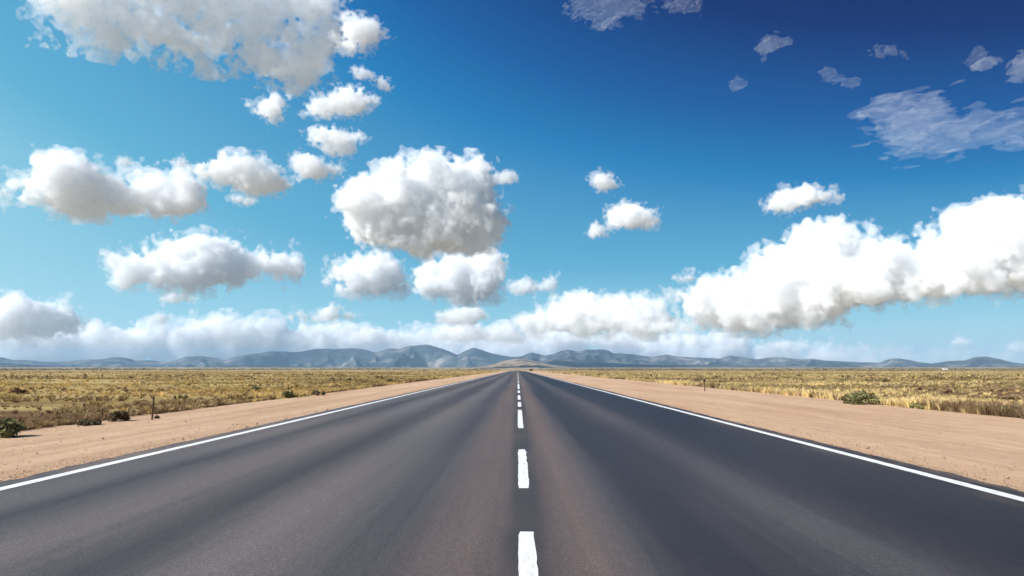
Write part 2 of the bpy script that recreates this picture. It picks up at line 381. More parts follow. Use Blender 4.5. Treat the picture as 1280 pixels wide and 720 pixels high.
def blades(name, root, hgt, wid, lean, cols, mat, parent=None, link_it=True):
    """root (n,3), hgt/wid (n,), lean (n,2): one tapered, bent blade each, in a single mesh"""
    n = len(root); r_ = np.random.default_rng(n)
    th = r_.uniform(0, math.pi, n); side = np.stack([np.cos(th), np.sin(th), np.zeros(n)], 1) * wid[:, None] * 0.5
    L = np.concatenate([lean, np.zeros((n, 1))], 1); Z = np.array([0, 0, 1.0])
    mid = root + L * 0.35 * hgt[:, None] + Z * (0.58 * hgt)[:, None]
    tip = root + L * hgt[:, None] + Z * (hgt * (1 - 0.15 * np.hypot(lean[:, 0], lean[:, 1])))[:, None]
    V = np.stack([root - side, root + side, mid + side * 0.75, mid - side * 0.75, tip], 1).reshape(-1, 3)
    b = np.arange(n)[:, None] * 5
    f = np.concatenate([b + 0, b + 1, b + 2, b + 3, b + 3, b + 2, b + 4], 1).ravel()
    me = raw_mesh(name, V, f, np.tile([4, 3], n), False)
    c = np.repeat(cols[:, None], 5, 1)
    set_col(me, c.reshape(-1, 3))
    return link(name, me, mat, parent)
STRAW = np.array([0.68, 0.51, 0.23]) * 0.95; TAN = np.array([0.46, 0.34, 0.20]) * 0.86; OLIVE = np.array([0.33, 0.28, 0.10]) * 0.9; DEAD = np.array([0.20, 0.125, 0.065]) * 0.86; GOLD = np.array([0.60, 0.42, 0.15]) * 0.95
def smooth_noise(x, y, s, seed):
    r_ = np.random.default_rng(seed); v = np.zeros_like(x)
    for k in range(5):
        a, b, c, d = r_.normal(0, 1.0 / s, 2).tolist() + r_.uniform(0, 6.3, 2).tolist()
        v += np.sin(x * a + y * b + c + 1.5 * np.sin(x * b * 0.7 - y * a * 0.6 + d))
    return v / 2.2
def grass_field(side, N, zr, nb, hscale, wscale, seed):
    r_ = np.random.default_rng(seed)
    y = np.exp(r_.uniform(math.log(zr[0]), math.log(zr[1]), N))
    if side < 0:
        xin, xout = SL, -0.98 * y - 6
    else:
        xin, xout = SR, 0.98 * y + 6
    t = r_.random(N) ** 1.35
    x = xin + (xout - xin) * t
    ok = (np.abs(xout) > abs(xin) + 1)
    # tufts thicken along the rim of the shoulder
    off = np.abs(x - xin)
    x += side * np.where(off < 0.1, 0.1, 0) 
    n1 = smooth_noise(x, y, 5.0, seed + 1); n2 = smooth_noise(x, y, 1.6, seed + 2); n3 = smooth_noise(x, y, 14.0, seed + 3)
    rim = np.exp(-(off / 2.0) ** 2)
    keep = r_.random(N) < np.clip(0.55 + 0.3 * n1 + 0.25 * n2 + 0.35 * rim - 0.9 * bare_mask(x, y), 0.04, 1)
    k = keep & ok; x, y, n1, n2, n3, rim = (q[k] for q in (x, y, n1, n2, n3, rim)); M = len(x)
    h = (0.15 + 0.07 * np.clip(n2, -1, 1.5) + rim * (0.17 if side > 0 else 0.07)) * r_.uniform(0.55, 1.4, M) * hscale
    h = np.clip(h, 0.05, 0.8)
    # patches of one kind, with some strays in each
    p1 = smooth_noise(x * 0.45, y, 4.0, seed + 5) + 0.45 * r_.standard_normal(M)
    p2 = smooth_noise(x * 0.35, y, 7.0, seed + 6) + 0.35 * r_.standard_normal(M)
    c = np.where((p1 > (0.40 if side < 0 else 1.0))[:, None] & (rim < 0.8)[:, None], OLIVE, STRAW)
    c = np.where((p2 > 0.75)[:, None], GOLD, c); c = np.where((p2 < -0.8)[:, None], DEAD, c)
    c = np.where((r_.random(M) < 0.18)[:, None], TAN, c)
    if side < 0:
        c = np.where(((y < 30) & (r_.random(M) < 0.45))[:, None], TAN * 0.75, c) * np.array([0.90, 0.84, 0.74])
    band = smooth_noise(x * 0.12, y * 0.9, 7.0, 99)
    c = c * (r_.uniform(0.88, 1.14, (M, 1)) + 0.10 * n2[:, None] + 0.22 * band[:, None])
    # blades
    R_ = np.repeat(np.arange(M), nb); K = len(R_)
    rad = (0.35 * h)[R_] * np.sqrt(r_.random(K)); an = r_.uniform(0, 2 * math.pi, K)
    px_, py_ = x[R_] + rad * np.cos(an), y[R_] + rad * np.sin(an)
    root = np.stack([px_, py_, terrain(px_, py_) - 0.015], 1)
    hh = h[R_] * r_.uniform(0.45, 1.1, K)
    lean = np.stack([np.cos(an), np.sin(an)], 1) * (0.2 + 0.9 * r_.random(K))[:, None] * 0.9 + np.array([0.15, 0])
    wid = (0.008 + 0.0005 * y[R_]) * wscale * r_.uniform(0.7, 1.4, K)
    cols = c[R_] * r_.uniform(0.85, 1.15, (K, 1))
    return root, hh, wid, lean, cols
parts = []
for side in (-1, 1):
    parts.append(grass_field(side, 7000, (12, 45), 30, 1.0, 1.0, 11 + side))
    parts.append(grass_field(side, 11000, (40, 130), 12, 1.0, 1.0, 21 + side))
    parts.append(grass_field(side, 9000, (120, 420), 7, 1.2, 1.0, 31 + side))
root, hh, wid, lean, cols = (np.concatenate(q) for q in zip(*parts))
tag(blades('grass', root, hh, wid, lean, cols, M_GRASS), kind='stuff')

def shrub_parts(name, w_, h_, leafc, n=900, seed=0, leaf=0.035, stems=9, stemc=(0.12, 0.08, 0.05)):
    """foliage: small leaf faces in clumps through an uneven dome; stems: thin forked sticks"""
    r_ = np.random.default_rng(seed)
    nc = max(7, n // 55)
    cc = np.stack([r_.uniform(-0.42, 0.42, nc) * w_, r_.uniform(-0.42, 0.42, nc) * w_, r_.uniform(0.25, 0.82, nc) * h_], 1)
    cc[:, 2] *= 1 - 0.8 * (np.hypot(cc[:, 0], cc[:, 1]) / (0.5 * w_)) ** 2 * 0.6
    rr = r_.uniform(0.14, 0.26, nc) * min(w_, h_ * 1.6)
    k = r_.integers(0, nc, n); d = r_.standard_normal((n, 3)); d /= np.linalg.norm(d, axis=1)[:, None]
    p = cc[k] + d * (rr[k] * r_.uniform(0.5, 1.1, n))[:, None]; p[:, 2] = np.maximum(p[:, 2], 0.02)
    a = r_.standard_normal((n, 3)); a /= np.linalg.norm(a, axis=1)[:, None]; b = np.cross(a, d + 0.01); b /= np.linalg.norm(b, axis=1)[:, None] + 1e-6
    s = leaf * r_.uniform(0.6, 1.5, n)[:, None]
    V = np.stack([p - a * s, p + b * s * 0.5, p + a * s, p - b * s * 0.5], 1).reshape(-1, 3)
    me = raw_mesh('foliage', V, np.arange(n * 4), np.full(n, 4), False)
    cv = np.array(leafc) * r_.uniform(0.6, 1.35, (nc, 1))[k] * r_.uniform(0.75, 1.25, (n, 1))
    set_col(me, np.repeat(cv, 4, 0))
    # stems
    SV, SF = [], []
    for q in range(stems):
        c = cc[r_.integers(0, nc)]; pts = [np.array([0, 0, -0.03]) + np.r_[r_.normal(0, 0.03 * w_, 2), 0]]
        for t in (0.35, 0.7, 1.0): pts.append(pts[0] * (1 - t) + c * t + np.r_[r_.normal(0, 0.03 * w_, 2), 0.0])
        for j, pt in enumerate(pts):
            rad = 0.012 * (h_ / 0.6) * (1 - j * 0.27)
            for e in range(4):
                an = e * math.pi / 2; SV.append(pt + np.array([math.cos(an) * rad, math.sin(an) * rad, 0]))
        o_ = q * 16
        for j in range(3):
            for e in range(4): SF.append([o_ + j * 4 + e, o_ + j * 4 + (e + 1) % 4, o_ + j * 4 + 4 + (e + 1) % 4, o_ + j * 4 + 4 + e])
    ms = raw_mesh('stems', np.array(SV), np.array(SF).ravel(), np.full(len(SF), 4))
    set_col(ms, np.tile(np.array(stemc), (len(SV), 1)))
    return me, ms
def shrub(name, px, py, wpx, hpx, leafc, label, group=None, seed=0, n=900, X=None, cat='shrub'):
    g = ground(px, py); 
    Z = g.y; w_, h_ = wpx / F * Z, hpx / F * Z
    me, ms = shrub_parts(name, w_, h_, leafc, n, seed, leaf=max(0.03, 0.05 * w_ ** 0.5, 0.0011 * Z))
    root = bpy.data.objects.new(name, None); C.objects.link(root)
    root.empty_display_size = 0.2
    root.location = (g.x, g.y, float(terrain(g.x, g.y)) + 0.01); root.rotation_euler = (0, 0, seed * 1.3)
    link('foliage', me, M_LEAF, root); link('stems', ms, M_STEM, root)
    return tag(root, label, cat, group)
GR, DK, RU, OLV = (0.185, 0.17, 0.07), (0.15, 0.11, 0.06), (0.12, 0.055, 0.035), (0.18, 0.165, 0.065)
for i, a in enumerate([
    ('green_shrub', 4, 546, 34, 24, GR, 'leafy green shrub cut by the left edge of the picture where sand meets grass', 1600),
    ('green_shrub', 1077, 505, 34, 17, GR, 'rounded olive green shrub at the right rim of the sand, largest on the right', 1600),
    ('dry_shrub', 24, 491, 16, 8, RU, 'dark reddish shrub alone in the golden field near the left edge', 700),
    ('dry_shrub', 112, 531, 26, 9, DK, 'low dark dry shrub on the left sand rim right of the green shrub', 900),
    ('dry_shrub', 148, 526, 22, 13, (0.13, 0.09, 0.05), 'brown twiggy shrub on the left sand rim left of the thin post', 900),
    ('dry_shrub', 197, 523, 9, 3.5, DK, 'tiny dark clump at the foot of the left roadside post', 400),  # low dark leaf clump set just right of the post foot
    ('dry_shrub', 226, 499, 16, 5, OLV, 'flat dark olive shrub in the field behind the left post', 600),
    ('dry_shrub', 318, 488, 15, 6, OLV, 'olive shrub in the left field farther than the flat one behind the post', 600),
    ('dry_shrub', 360, 497, 20, 9, OLV, 'bushy olive shrub on the left sand rim, wider of the adjacent two', 700),
    ('dry_shrub', 397, 494, 14, 7, DK, 'darker narrow shrub on the left sand rim just right of the bushy olive one', 600),
    ('dry_shrub', 421, 484, 8, 4, DK, 'small dark shrub in the left field halfway to the mountains foot', 400),
    ('dry_shrub', 488, 477, 7, 4, DK, 'far small dark shrub beside the left shoulder, nearest to the vanishing road', 300),
    ('dry_shrub', 664, 463.4, 4, 2.6, DK, 'tiny dark bush right beside the far end of the road', 200),
    ('dry_shrub', 1013, 488, 9, 5.5, DK, 'small dark shrub in the straw left of the largest right hand shrub', 500),
    ('dry_shrub', 1158, 510, 40, 8, OLV, 'long low olive tuft shrub on the right sand rim past the largest shrub', 900),
    ('dry_shrub', 1186, 490, 10, 4, RU, 'brown shrub just below the dark earth bank on the right', 400),
    ('dry_shrub', 1108, 476.5, 8, 3, DK, 'low dark shrub in the right field beyond the earth bank', 300),
    ('dry_shrub', 1262, 519, 30, 13, (0.22, 0.18, 0.08), 'straw coloured bushy clump at the right edge of the picture on the sand rim', 900),
]):
    shrub(a[0], a[1], a[2], a[3], a[4], a[5], a[6], group='scattered low shrubs on the plain', seed=40 + i, n=a[7])

# far scrub that nobody could count: dark low clumps out to the foot of the mountains
def scrub(name, N, zr, size, seed, xs=1.0, xlim=16):
    r_ = np.random.default_rng(seed)
    y = np.exp(r_.uniform(math.log(zr[0]), math.log(zr[1]), N)); x = r_.uniform(-1, 1, N) * 0.95 * y * xs
    k = (np.abs(x) > xlim) & (smooth_noise(x, y * 0.5, y.mean() * 0.12, seed) > -0.1)
    x, y = x[k], y[k]; M = len(x); nb = 16
    s = size * r_.uniform(0.4, 1.3, M) * (1 + y / 900)
    R_ = np.repeat(np.arange(M), nb); K = len(R_)
    d = r_.standard_normal((K, 3)); d[:, 2] = np.abs(d[:, 2]) * 0.6; d[:, 0] *= 1.7
    p = np.stack([x[R_], y[R_], terrain(x, y)[R_]], 1) + d * (s[R_] * 0.45)[:, None]
    a = r_.standard_normal((K, 3)); b = r_.standard_normal((K, 3)); q = (s[R_] * 0.32)[:, None]
    V = np.stack([p, p + a * q, p + b * q], 1).reshape(-1, 3)
    me = raw_mesh(name, V, np.arange(K * 3), np.full(K, 3), False)
    cols = np.where((r_.random(M) < 0.5)[:, None], np.array([0.17, 0.14, 0.06]), np.array([0.19, 0.125, 0.065]))[R_] * r_.uniform(0.6, 1.3, (K, 1))
    set_col(me, np.repeat(cols, 3, 0))
    return tag(link(name, me, M_LEAF), kind='stuff')
scrub('scrub', 2600, (70, 1100), 0.42, 5)
scrub('distant_scrub', 5000, (1400, 3800), 1.3, 6, xlim=60)

# loose gravel along the asphalt and on the shoulders
def gravel():
    r_ = np.random.default_rng(77); N = 16000
    y = np.exp(r_.uniform(math.log(2.0), math.log(70), N)); sd_ = r_.random(N) < 0.5
    e = np.abs(r_.normal(0, 0.28, N)); e = np.where(r_.random(N) < 0.55, r_.uniform(0, 1, N) * 5.5, e)
    x = np.where(sd_, RL + 0.05 - e, RR - 0.05 + e * 1.4)
    s = r_.uniform(0.004, 0.012, N) * (1 + (r_.random(N) > 0.985) * 1.8)
    O = np.array([[1,0,0],[0,1,0],[-1,0,0],[0,-1,0],[0,0,0.8],[0,0,-0.6]], float)
    V = O[None] * s[:, None, None] * r_.uniform(0.6, 1.3, (N, 6, 1)); an = r_.uniform(0, 6.3, N); c, q = np.cos(an)[:, None], np.sin(an)[:, None]
    V = np.stack([V[..., 0] * c - V[..., 1] * q, V[..., 0] * q + V[..., 1] * c, V[..., 2]], -1)
    V += np.stack([x, y, np.full(N, 0.004)], 1)[:, None] + np.array([0, 0, 0.2]) * s[:, None, None]
    T = np.array([[0,1,4],[1,2,4],[2,3,4],[3,0,4],[1,0,5],[2,1,5],[3,2,5],[0,3,5]])
    f = (np.arange(N)[:, None, None] * 6 + T[None]).ravel()
    me = raw_mesh('gravel', V.reshape(-1, 3), f, np.full(N * 8, 3), False)
    base = np.array([0.38, 0.26, 0.17]) * r_.uniform(0.55, 1.25, (N, 1)); set_col(me, np.repeat(base, 6, 0))
    tag(link('gravel', me, M_STEM), kind='stuff')
gravel()

# eroded earth bank in the right hand field
def bank():
    r_ = np.random.default_rng(9); xs = np.arange(19.5, 52, 0.12); n = len(xs)
    yb = 43.5 + 0.9 * np.sin(xs * 0.35) + 0.25 * np.sin(xs * 1.7) + 0.06 * r_.standard_normal(n)
    h = 0.17 * np.clip(0.75 + 0.5 * np.sin(xs * 0.9 + 1) * np.sin(xs * 0.37) + 0.35 * r_.standard_normal(n), 0.05, 1.6) * np.clip((xs - 19.5) / 6, 0.1, 1)
    rows = []
    for dy, fz in ((-0.25, -0.1), (0.0, 0.0), (0.03, 0.6), (-0.02, 1.0), (0.4, 1.02), (1.6, 0.5), (3.2, -0.1)):
        y = yb + dy; rows.append(np.stack([xs, y, terrain(xs, y) + h * fz + 0.004], -1))
    return tag(link('earth_bank', grid_mesh('earth_bank', np.stack(rows, 1), False), M_BANK), kind='structure')
t = NT('bank_earth')
M_BANK = t.bsdf(t.ramp(t.noise(t.mapping(), 3.0, 5, 0.7), [(0.35, (0.09, 0.05, 0.028)), (0.65, (0.26, 0.17, 0.085))]), 1.0, 0.05)
bank()

# marker posts
def cyl(name, r0, r1, z0, z1, mat, parent, seg=10, sx=1.0, sy=1.0, tilt=0.0):
    V, Fc = [], []
    ring = [(r0, z0), (r0 * 0.98, z0 + (z1 - z0) * 0.5), (r1, z1 - 0.008), (r1 * 0.7, z1)]
    for k, (r, z) in enumerate(ring):
        for e in range(seg):
            a = 2 * math.pi * e / seg; V.append((math.cos(a) * r * sx + tilt * z, math.sin(a) * r * sy, z))
    for k in range(len(ring) - 1):
        for e in range(seg): Fc.append((k * seg + e, k * seg + (e + 1) % seg, (k + 1) * seg + (e + 1) % seg, (k + 1) * seg + e))
    Fc.append(tuple(range((len(ring) - 1) * seg, len(ring) * seg)))
    me = bpy.data.meshes.new(name); me.from_pydata(V, [], Fc)
    return link(name, me, mat, parent)
t = NT('weathered_wood'); M_WOOD = t.bsdf(t.ramp(t.noise(t.mapping((30, 30, 4)), 1.0, 4), [(0.3, (0.05, 0.032, 0.02)), (0.7, (0.14, 0.095, 0.06))]), 0.9, 0.1)
t = NT('dark_metal'); M_DARK = t.bsdf(t.ramp(t.noise(t.mapping(), 40.0, 4), [(0.4, (0.02, 0.018, 0.016)), (0.7, (0.07, 0.045, 0.03))]), 0.6, 0.4)
def post(px, py, hpx, rad, label, head):
    g = ground(px, py); Z = g.y; h = hpx / F * Z
    r_ = bpy.data.objects.new('marker_post', None); C.objects.link(r_); r_.location = (g.x, g.y, float(terrain(g.x, g.y)))
    r_.empty_display_size = 0.2
    cyl('post', rad, rad * 0.85, -0.15, h, M_WOOD, r_, tilt=0.02)
    if head:
        c = cyl('cap', rad * 2.4, rad * 2.2, h - 0.17, h + 0.03, M_DARK, r_, sy=0.5)
    else:
        cyl('collar', rad * 1.35, rad * 1.3, h - 0.06, h - 0.03, M_DARK, r_)
    tag(r_, label, 'post')
post(190, 524.5, 29, 0.024, 'thin brown roadside post standing in grass at the left rim of the sand', False)
post(881, 489, 15, 0.032, 'short post with a dark wider head standing in grass on the right side', True)

# far white farm shed
def shed(px, D, label):
    d = ray(px, HOR); k = D / math.hypot(d.x, d.y); x, y = d.x * k, d.y * k; z = float(terrain(x, y))
    r_ = bpy.data.objects.new('farm_shed', None); C.objects.link(r_); r_.location = (x, y, z)
    def mesh(n_, V, Fc, m): me = bpy.data.meshes.new(n_); me.from_pydata(V, [], Fc); return link(n_, me, m, r_)
    a, b, h, g_ = 5.5, 3.5, 3.2, 5.0
    mesh('wall', [(-a,-b,-1),(a,-b,-1),(a,b,-1),(-a,b,-1),(-a,-b,h),(a,-b,h),(a,b,h),(-a,b,h),(-a,0,g_),(a,0,g_)], [(0,1,5,4),(1,2,6,9,5),(2,3,7,6),(3,0,4,8,7)], M_WHITE)
    mesh('roof', [(-a-.4,-b-.5,h-.2),(a+.4,-b-.5,h-.2),(a+.4,0,g_+.1),(-a-.4,0,g_+.1),(-a-.4,b+.5,h-.2),(a+.4,b+.5,h-.2),(-a-.4,-b-.5,h),(a+.4,-b-.5,h),(a+.4,0,g_+.3),(-a-.4,0,g_+.3),(-a-.4,b+.5,h),(a+.4,b+.5,h)],
         [(0,1,2,3),(3,2,5,4),(6,9,8,7),(9,10,11,8),(0,6,7,1),(4,5,11,10)], M_ROOF)
    mesh('door', [(-1.4,-b-.05,-.5),(1.4,-b-.05,-.5),(1.4,-b-.05,2.6),(-1.4,-b-.05,2.6),(-1.4,-b,-.5),(1.4,-b,-.5),(1.4,-b,2.6),(-1.4,-b,2.6)], [(0,1,2,3),(0,3,7,4),(1,5,6,2),(3,2,6,7)], M_ROOF)
    tag(r_, label, 'shed')
t = NT('white_wall'); M_WHITE = t.bsdf(t.ramp(t.noise(t.mapping(), 0.8, 3), [(0.3, (0.66, 0.66, 0.64)), (0.7, (0.8, 0.8, 0.78))]), 0.8, 0.2)
t = NT('sheet_roof'); M_ROOF = t.bsdf(t.ramp(t.noise(t.mapping(), 0.8, 3), [(0.3, (0.35, 0.34, 0.33)), (0.7, (0.5, 0.48, 0.46))]), 0.6, 0.3)
shed(1181, 2300, 'tiny white farm shed far away on the right under the mountains')
print('veg', round(time.time() - T0, 1), 's')

# ------------------------------------------------------------------ clouds
def mat_cloud(mfp, shell=0.10, name='cloud_vapour', col=(1, 1, 1)):
    t = NT(name)
    col = (0.993, 0.9965, 1.0)
    tr = t.n('BsdfTransparent')
    df = t.n('BsdfDiffuse', {'Color': (0.94, 0.965, 1.0, 1)}); tl = t.n('BsdfTranslucent', {'Color': (0.94, 0.965, 1.0, 1)})
    m1 = t.n('MixShader', {0: 0.5}); t.t.links.new(df.outputs[0], m1.inputs[1]); t.t.links.new(tl.outputs[0], m1.inputs[2])
    m2 = t.n('MixShader', {0: shell}); t.t.links.new(tr.outputs[0], m2.inputs[1]); t.t.links.new(m1.outputs[0], m2.inputs[2])
    t.t.links.new(m2.outputs[0], t.out.inputs['Surface'])
    v = t.n('VolumeScatter', {'Color': (*col, 1), 'Density': 1.0 / mfp, 'Anisotropy': 0.0})
    t.t.links.new(v.outputs[0], t.out.inputs['Volume'])
    return t.m
def poly_dist(poly, pts):
    """signed distance (positive inside) of 2-D points to a polygon"""
    A = np.asarray(poly, float); B = np.roll(A, -1, 0)
    d2 = np.full(len(pts), 1e18); ins = np.zeros(len(pts), bool)
    for a, b in zip(A, B):
        ab = b - a; ap = pts - a
        t = np.clip((ap @ ab) / max(ab @ ab, 1e-9), 0, 1)
        q = ap - t[:, None] * ab; d2 = np.minimum(d2, (q * q).sum(1))
        c = ((a[1] > pts[:, 1]) != (b[1] > pts[:, 1]))
        if c.any():
            xs = a[0] + (pts[:, 1] - a[1]) * (b[0] - a[0]) / (b[1] - a[1] if b[1] != a[1] else 1e-9)
            ins ^= c & (pts[:, 0] < xs)
    return np.sqrt(d2) * np.where(ins, 1, -1)
def cloud(poly, label, seed, cell=1.3, thick=0.55, n=90, bill=4.0, wisp=2.0, mfp=7.5, alt=1300., maxD=42000., shell=0.06, rmax=40, group=None, stretch=1.0, name='cloud', soft=None, veil=2.2, vm=26., core=1.8, fine=0.9):
    rg = np.random.default_rng(seed)
    A = np.asarray(poly, float)
    cx, cyy = A[:, 0].mean(), A[:, 1].mean()
    lo = A.min(0); hi = A.max(0)
    d = ray(cx, cyy); bot = ray(cx, hi[1])
    el = math.atan2(bot.z, math.hypot(bot.x, bot.y))
    Dh = min(alt / math.tan(max(el, 0.01)), maxD)
    D = Dh / math.hypot(d.x, d.y)
    # frame across the view of this cloud
    u = Vector((d.y, -d.x, 0)).normalized(); wv = d; v = u.cross(wv) * 1.0
    if v.z < 0: v = -v
    def local(px, py):
        q = ray(px, py); q = q * (D / q.dot(d)); return (q.dot(u) / D * F, q.dot(v) / D * F)
    L = np.array([local(*p) for p in A])
    lo, hi = L.min(0), L.max(0)
    # puffs packed in the outline
    cand = lo + rg.random((max(4000, n * 60), 2)) * (hi - lo)
    dd = poly_dist(L, cand); k = dd > 1.2; cand, dd = cand[k], dd[k]
    inr = dd.max(); T = max(min(inr * thick * 1.3, rmax * 1.6), 5)
    zs = min(1.0, 1.6 * T / max(min(inr, rmax), 1))
    idx = rg.permutation(len(cand))[:n]
    big = np.argsort(-dd)[:max(6, n // 8)]; idx = np.concatenate([rg.permutation(big)[:n // 8 + 3], idx])
    pc = cand[idx]; pr = np.clip(dd[idx] * rg.uniform(0.85, 1.05, len(idx)), 1.6, rmax)
    pw = rg.uniform(-1, 1, len(idx)) * np.maximum(T - pr * zs, 0)
    pad = 5 + bill * 1.2
    l3 = np.array([lo[0] - pad, lo[1] - pad, -T - pad]); h3 = np.array([hi[0] + pad, hi[1] + pad, T + pad])
    shp = tuple(int(s) for s in np.ceil((h3 - l3) / cell))
    ax = [l3[i] + np.arange(shp[i]) * cell for i in range(3)]
    G = np.full(shp, -40.0, np.float32)
    for (x, y), r, z in zip(pc, pr, pw):
        rr = r + 26
        s = [slice(max(int((c - rr - l3[i]) / cell), 0), min(int((c + rr - l3[i]) / cell) + 2, shp[i])) for i, c in enumerate((x, y, z))]
        q = np.sqrt((ax[0][s[0]][:, None, None] - x) ** 2 + (ax[1][s[1]][None, :, None] - y) ** 2 + ((ax[2][s[2]][None, None, :] - z) / zs) ** 2)
        G[tuple(s)] = np.maximum(G[tuple(s)], (r - q).astype(np.float32))
    sc_ = np.clip(inr / 22.0, 0.35, 1.3)
    st = (stretch, 1, 1)
    def nz(c): return vnoise3(shp, tuple(max(c * sc_ * s_ / cell, 1.2) for s_ in st), rg)
    n1 = nz(24); n2 = nz(11.5); n3 = nz(5.6); n4 = nz(2.9); n5 = nz(1.7)
    hf = np.clip((ax[1] - lo[1]) / max(hi[1] - lo[1], 1), 0, 1).astype(np.float32)
    amp = (0.30 + 0.70 * sstep(hf, 0.08, 0.45))[None, :, None]          # lumpy crowns over smoother bases
    bl = lambda n_: np.minimum(np.abs(n_), 2.2) - 0.8
    G += sc_ * bill * amp * (bl(n1) * 0.75 + bl(n2) * 0.62 + bl(n3) * 0.44 + bl(n4) * 0.26)
    G += sc_ * wisp * (0.35 * n2 + 0.5 * n3 + 0.5 * n4 + 0.35 * n5)
    G[0] = G[-1] = -3; G[:, 0] = G[:, -1] = -3; G[:, :, 0] = G[:, :, -1] = -3
    sF = D / F
    U, V, W_ = np.array(u), np.array(v), np.array(wv)
    ctr = np.array(d) * D + np.array([0, 0, H])
    def surf(Gf):
        Gf[0] = Gf[-1] = -3; Gf[:, 0] = Gf[:, -1] = -3; Gf[:, :, 0] = Gf[:, :, -1] = -3
        g = openvdb.FloatGrid(30.0); g.copyFromArray(-np.clip(Gf, -30, 30).astype(np.float32))
        pts, _t, q = g.convertToPolygons(0.0)
        if len(q) == 0: return None
        pts = (l3 + pts.astype(float) * cell) * sF; q = q.astype(int)
        X = pts[:, :1] * U + pts[:, 1:2] * V + pts[:, 2:3] * W_          # relative to the cloud's middle
        a_, b_, c_ = X[q[:, 0]], X[q[:, 1]], X[q[:, 2]]
        if (a_ * np.cross(b_ - a_, c_ - a_)).sum() < 0: q = q[:, ::-1]
        if X[:, 2].min() + ctr[2] < HZ + 10 and math.hypot(ctr[0], ctr[1]) < 23000: print('  cloud low', label[:40], int(X[:, 2].min() + ctr[2]), 'D', int(D))
        return X, q
    r = surf(G - core)
    o = None
    if r is not None:
        o = link(name, raw_mesh(name, r[0], r[1].ravel(), np.full(len(r[1]), 4)), mat_cloud(mfp * sF, shell))
        o.location = ctr
    if veil > 0:
        k = veil * sc_
        Gv = G + k * (0.5 + 0.9 * n2 + fine * (0.8 * n3 + 0.75 * n4 + 0.5 * n5))
        r = surf(Gv)
        if r is not None:
            vo = link('veil' if o else name, raw_mesh('veil', r[0], r[1].ravel(), np.full(len(r[1]), 4)), mat_cloud(vm * sF, 0.035, 'cloud_veil'), o)
            if o is None: o = vo; o.location = ctr
    return tag(o, label, 'cloud', group)
CL = []
def add(poly, label, **k): CL.append((poly, label, k))
add([(40,0),(60,15),(100,35),(125,62),(160,65),(172,50),(200,58),(215,75),(235,78),(262,72),(290,85),(345,105),(385,100),(400,75),(412,55),(432,45),(425,30),(410,5),(390,-15),(340,-40),(200,-60),(100,-50),(50,-20)],
    'huge ragged white cloud cut off by the top edge at the upper left', n=480, bill=3.2, wisp=4.4, mfp=24, rmax=15, alt=1500, thick=0.25, veil=3.8, vm=30, core=2.0, shell=0.02)
add([(415,48),(430,40),(425,25),(445,18),(462,22),(478,38),(489,50),(470,48),(455,62),(440,66),(425,60)], 'torn wispy shreds at the right end of the huge upper left cloud', n=60, bill=2, wisp=5, mfp=11, alt=1700)
add([(306,132),(335,122),(342,112),(360,115),(372,112),(360,125),(352,145),(370,160),(345,156),(325,145)], 'small ragged cloud with a hooked tip beneath the huge upper left cloud', n=50, bill=2, wisp=3.6, mfp=7, alt=2100)
add([(370,138),(390,122),(430,110),(450,110),(478,125),(460,132),(445,150),(430,143),(400,147)], 'flat white cloud pointing right, topmost solid one in the column of small clouds', n=60, bill=2.4, wisp=3, mfp=7.8, alt=2100)
add([(430,87),(455,83),(480,97),(494,110),(490,120),(478,116),(465,103),(445,98)], 'thin curved shred of cloud above the flat cloud that points right', n=40, bill=1.5, wisp=4, mfp=9, alt=2100)
add([(375,167),(385,157),(420,160),(440,168),(462,165),(450,182),(435,196),(415,192),(392,180)], 'small tilted white cloud, second solid one down the column of small clouds', n=60, bill=2.4, wisp=3, mfp=7.8, alt=2100)
add([(363,197),(380,188),(400,200),(425,205),(440,214),(400,226),(375,222)], 'small wedge shaped cloud above the left edge of the big central cloud', n=50, bill=2.4, wisp=2.4, mfp=7.8)
add([(-25,228),(0,226),(25,222),(45,215),(30,208),(22,202),(40,200),(50,195),(85,193),(112,195),(122,210),(145,222),(165,218),(185,226),(200,222),(213,229),(225,217),(240,225),(250,240),(250,258),(230,268),(200,273),(130,270),(85,268),(50,255),(10,243),(-25,242)],
    'long white cloud with grey shaded belly at the left edge of the sky', n=130, bill=3.6, wisp=2.2, mfp=7.8)
add([(138,202),(150,194),(165,200),(173,208),(155,209)], 'tiny faint shred of cloud just above the long grey bellied cloud', n=25, bill=1.5, wisp=4, mfp=10)
add([(235,210),(255,203),(275,193),(310,193),(330,205),(350,217),(368,232),(352,237),(355,243),(330,245),(300,240),(290,230),(255,222),(238,216)], 'rounded white cloud between the long left cloud and the big central cloud', n=80, bill=3, wisp=2.6, mfp=7.8)
add([(214,201),(228,196),(238,200),(233,211),(220,209)], 'little tuft of cloud touching the left tip of the rounded white cloud', n=25, bill=1.5, wisp=3.4, mfp=7)
add([(280,247),(295,243),(305,246),(324,247),(322,258),(305,258),(290,254)], 'small flat cloudlet directly beneath the rounded white cloud', n=35, bill=2, wisp=2, mfp=7.8)
add([(422,238),(440,228),(455,222),(475,218),(480,208),(510,200),(540,192),(555,198),(585,197),(605,205),(612,215),(612,235),(622,250),(632,268),(635,290),(620,308),(590,314),(520,316),(480,306),(445,300),(432,290),(425,275),(432,262)],
    'biggest solid white cumulus in the middle of the sky, left of centre', n=170, bill=4.6, wisp=2.2, mfp=7.8, rmax=36)
add([(615,217),(640,212),(653,216),(648,227),(630,231),(618,227)], 'faint wisp trailing off the right shoulder of the biggest central cumulus', n=30, bill=1.5, wisp=4, mfp=13)
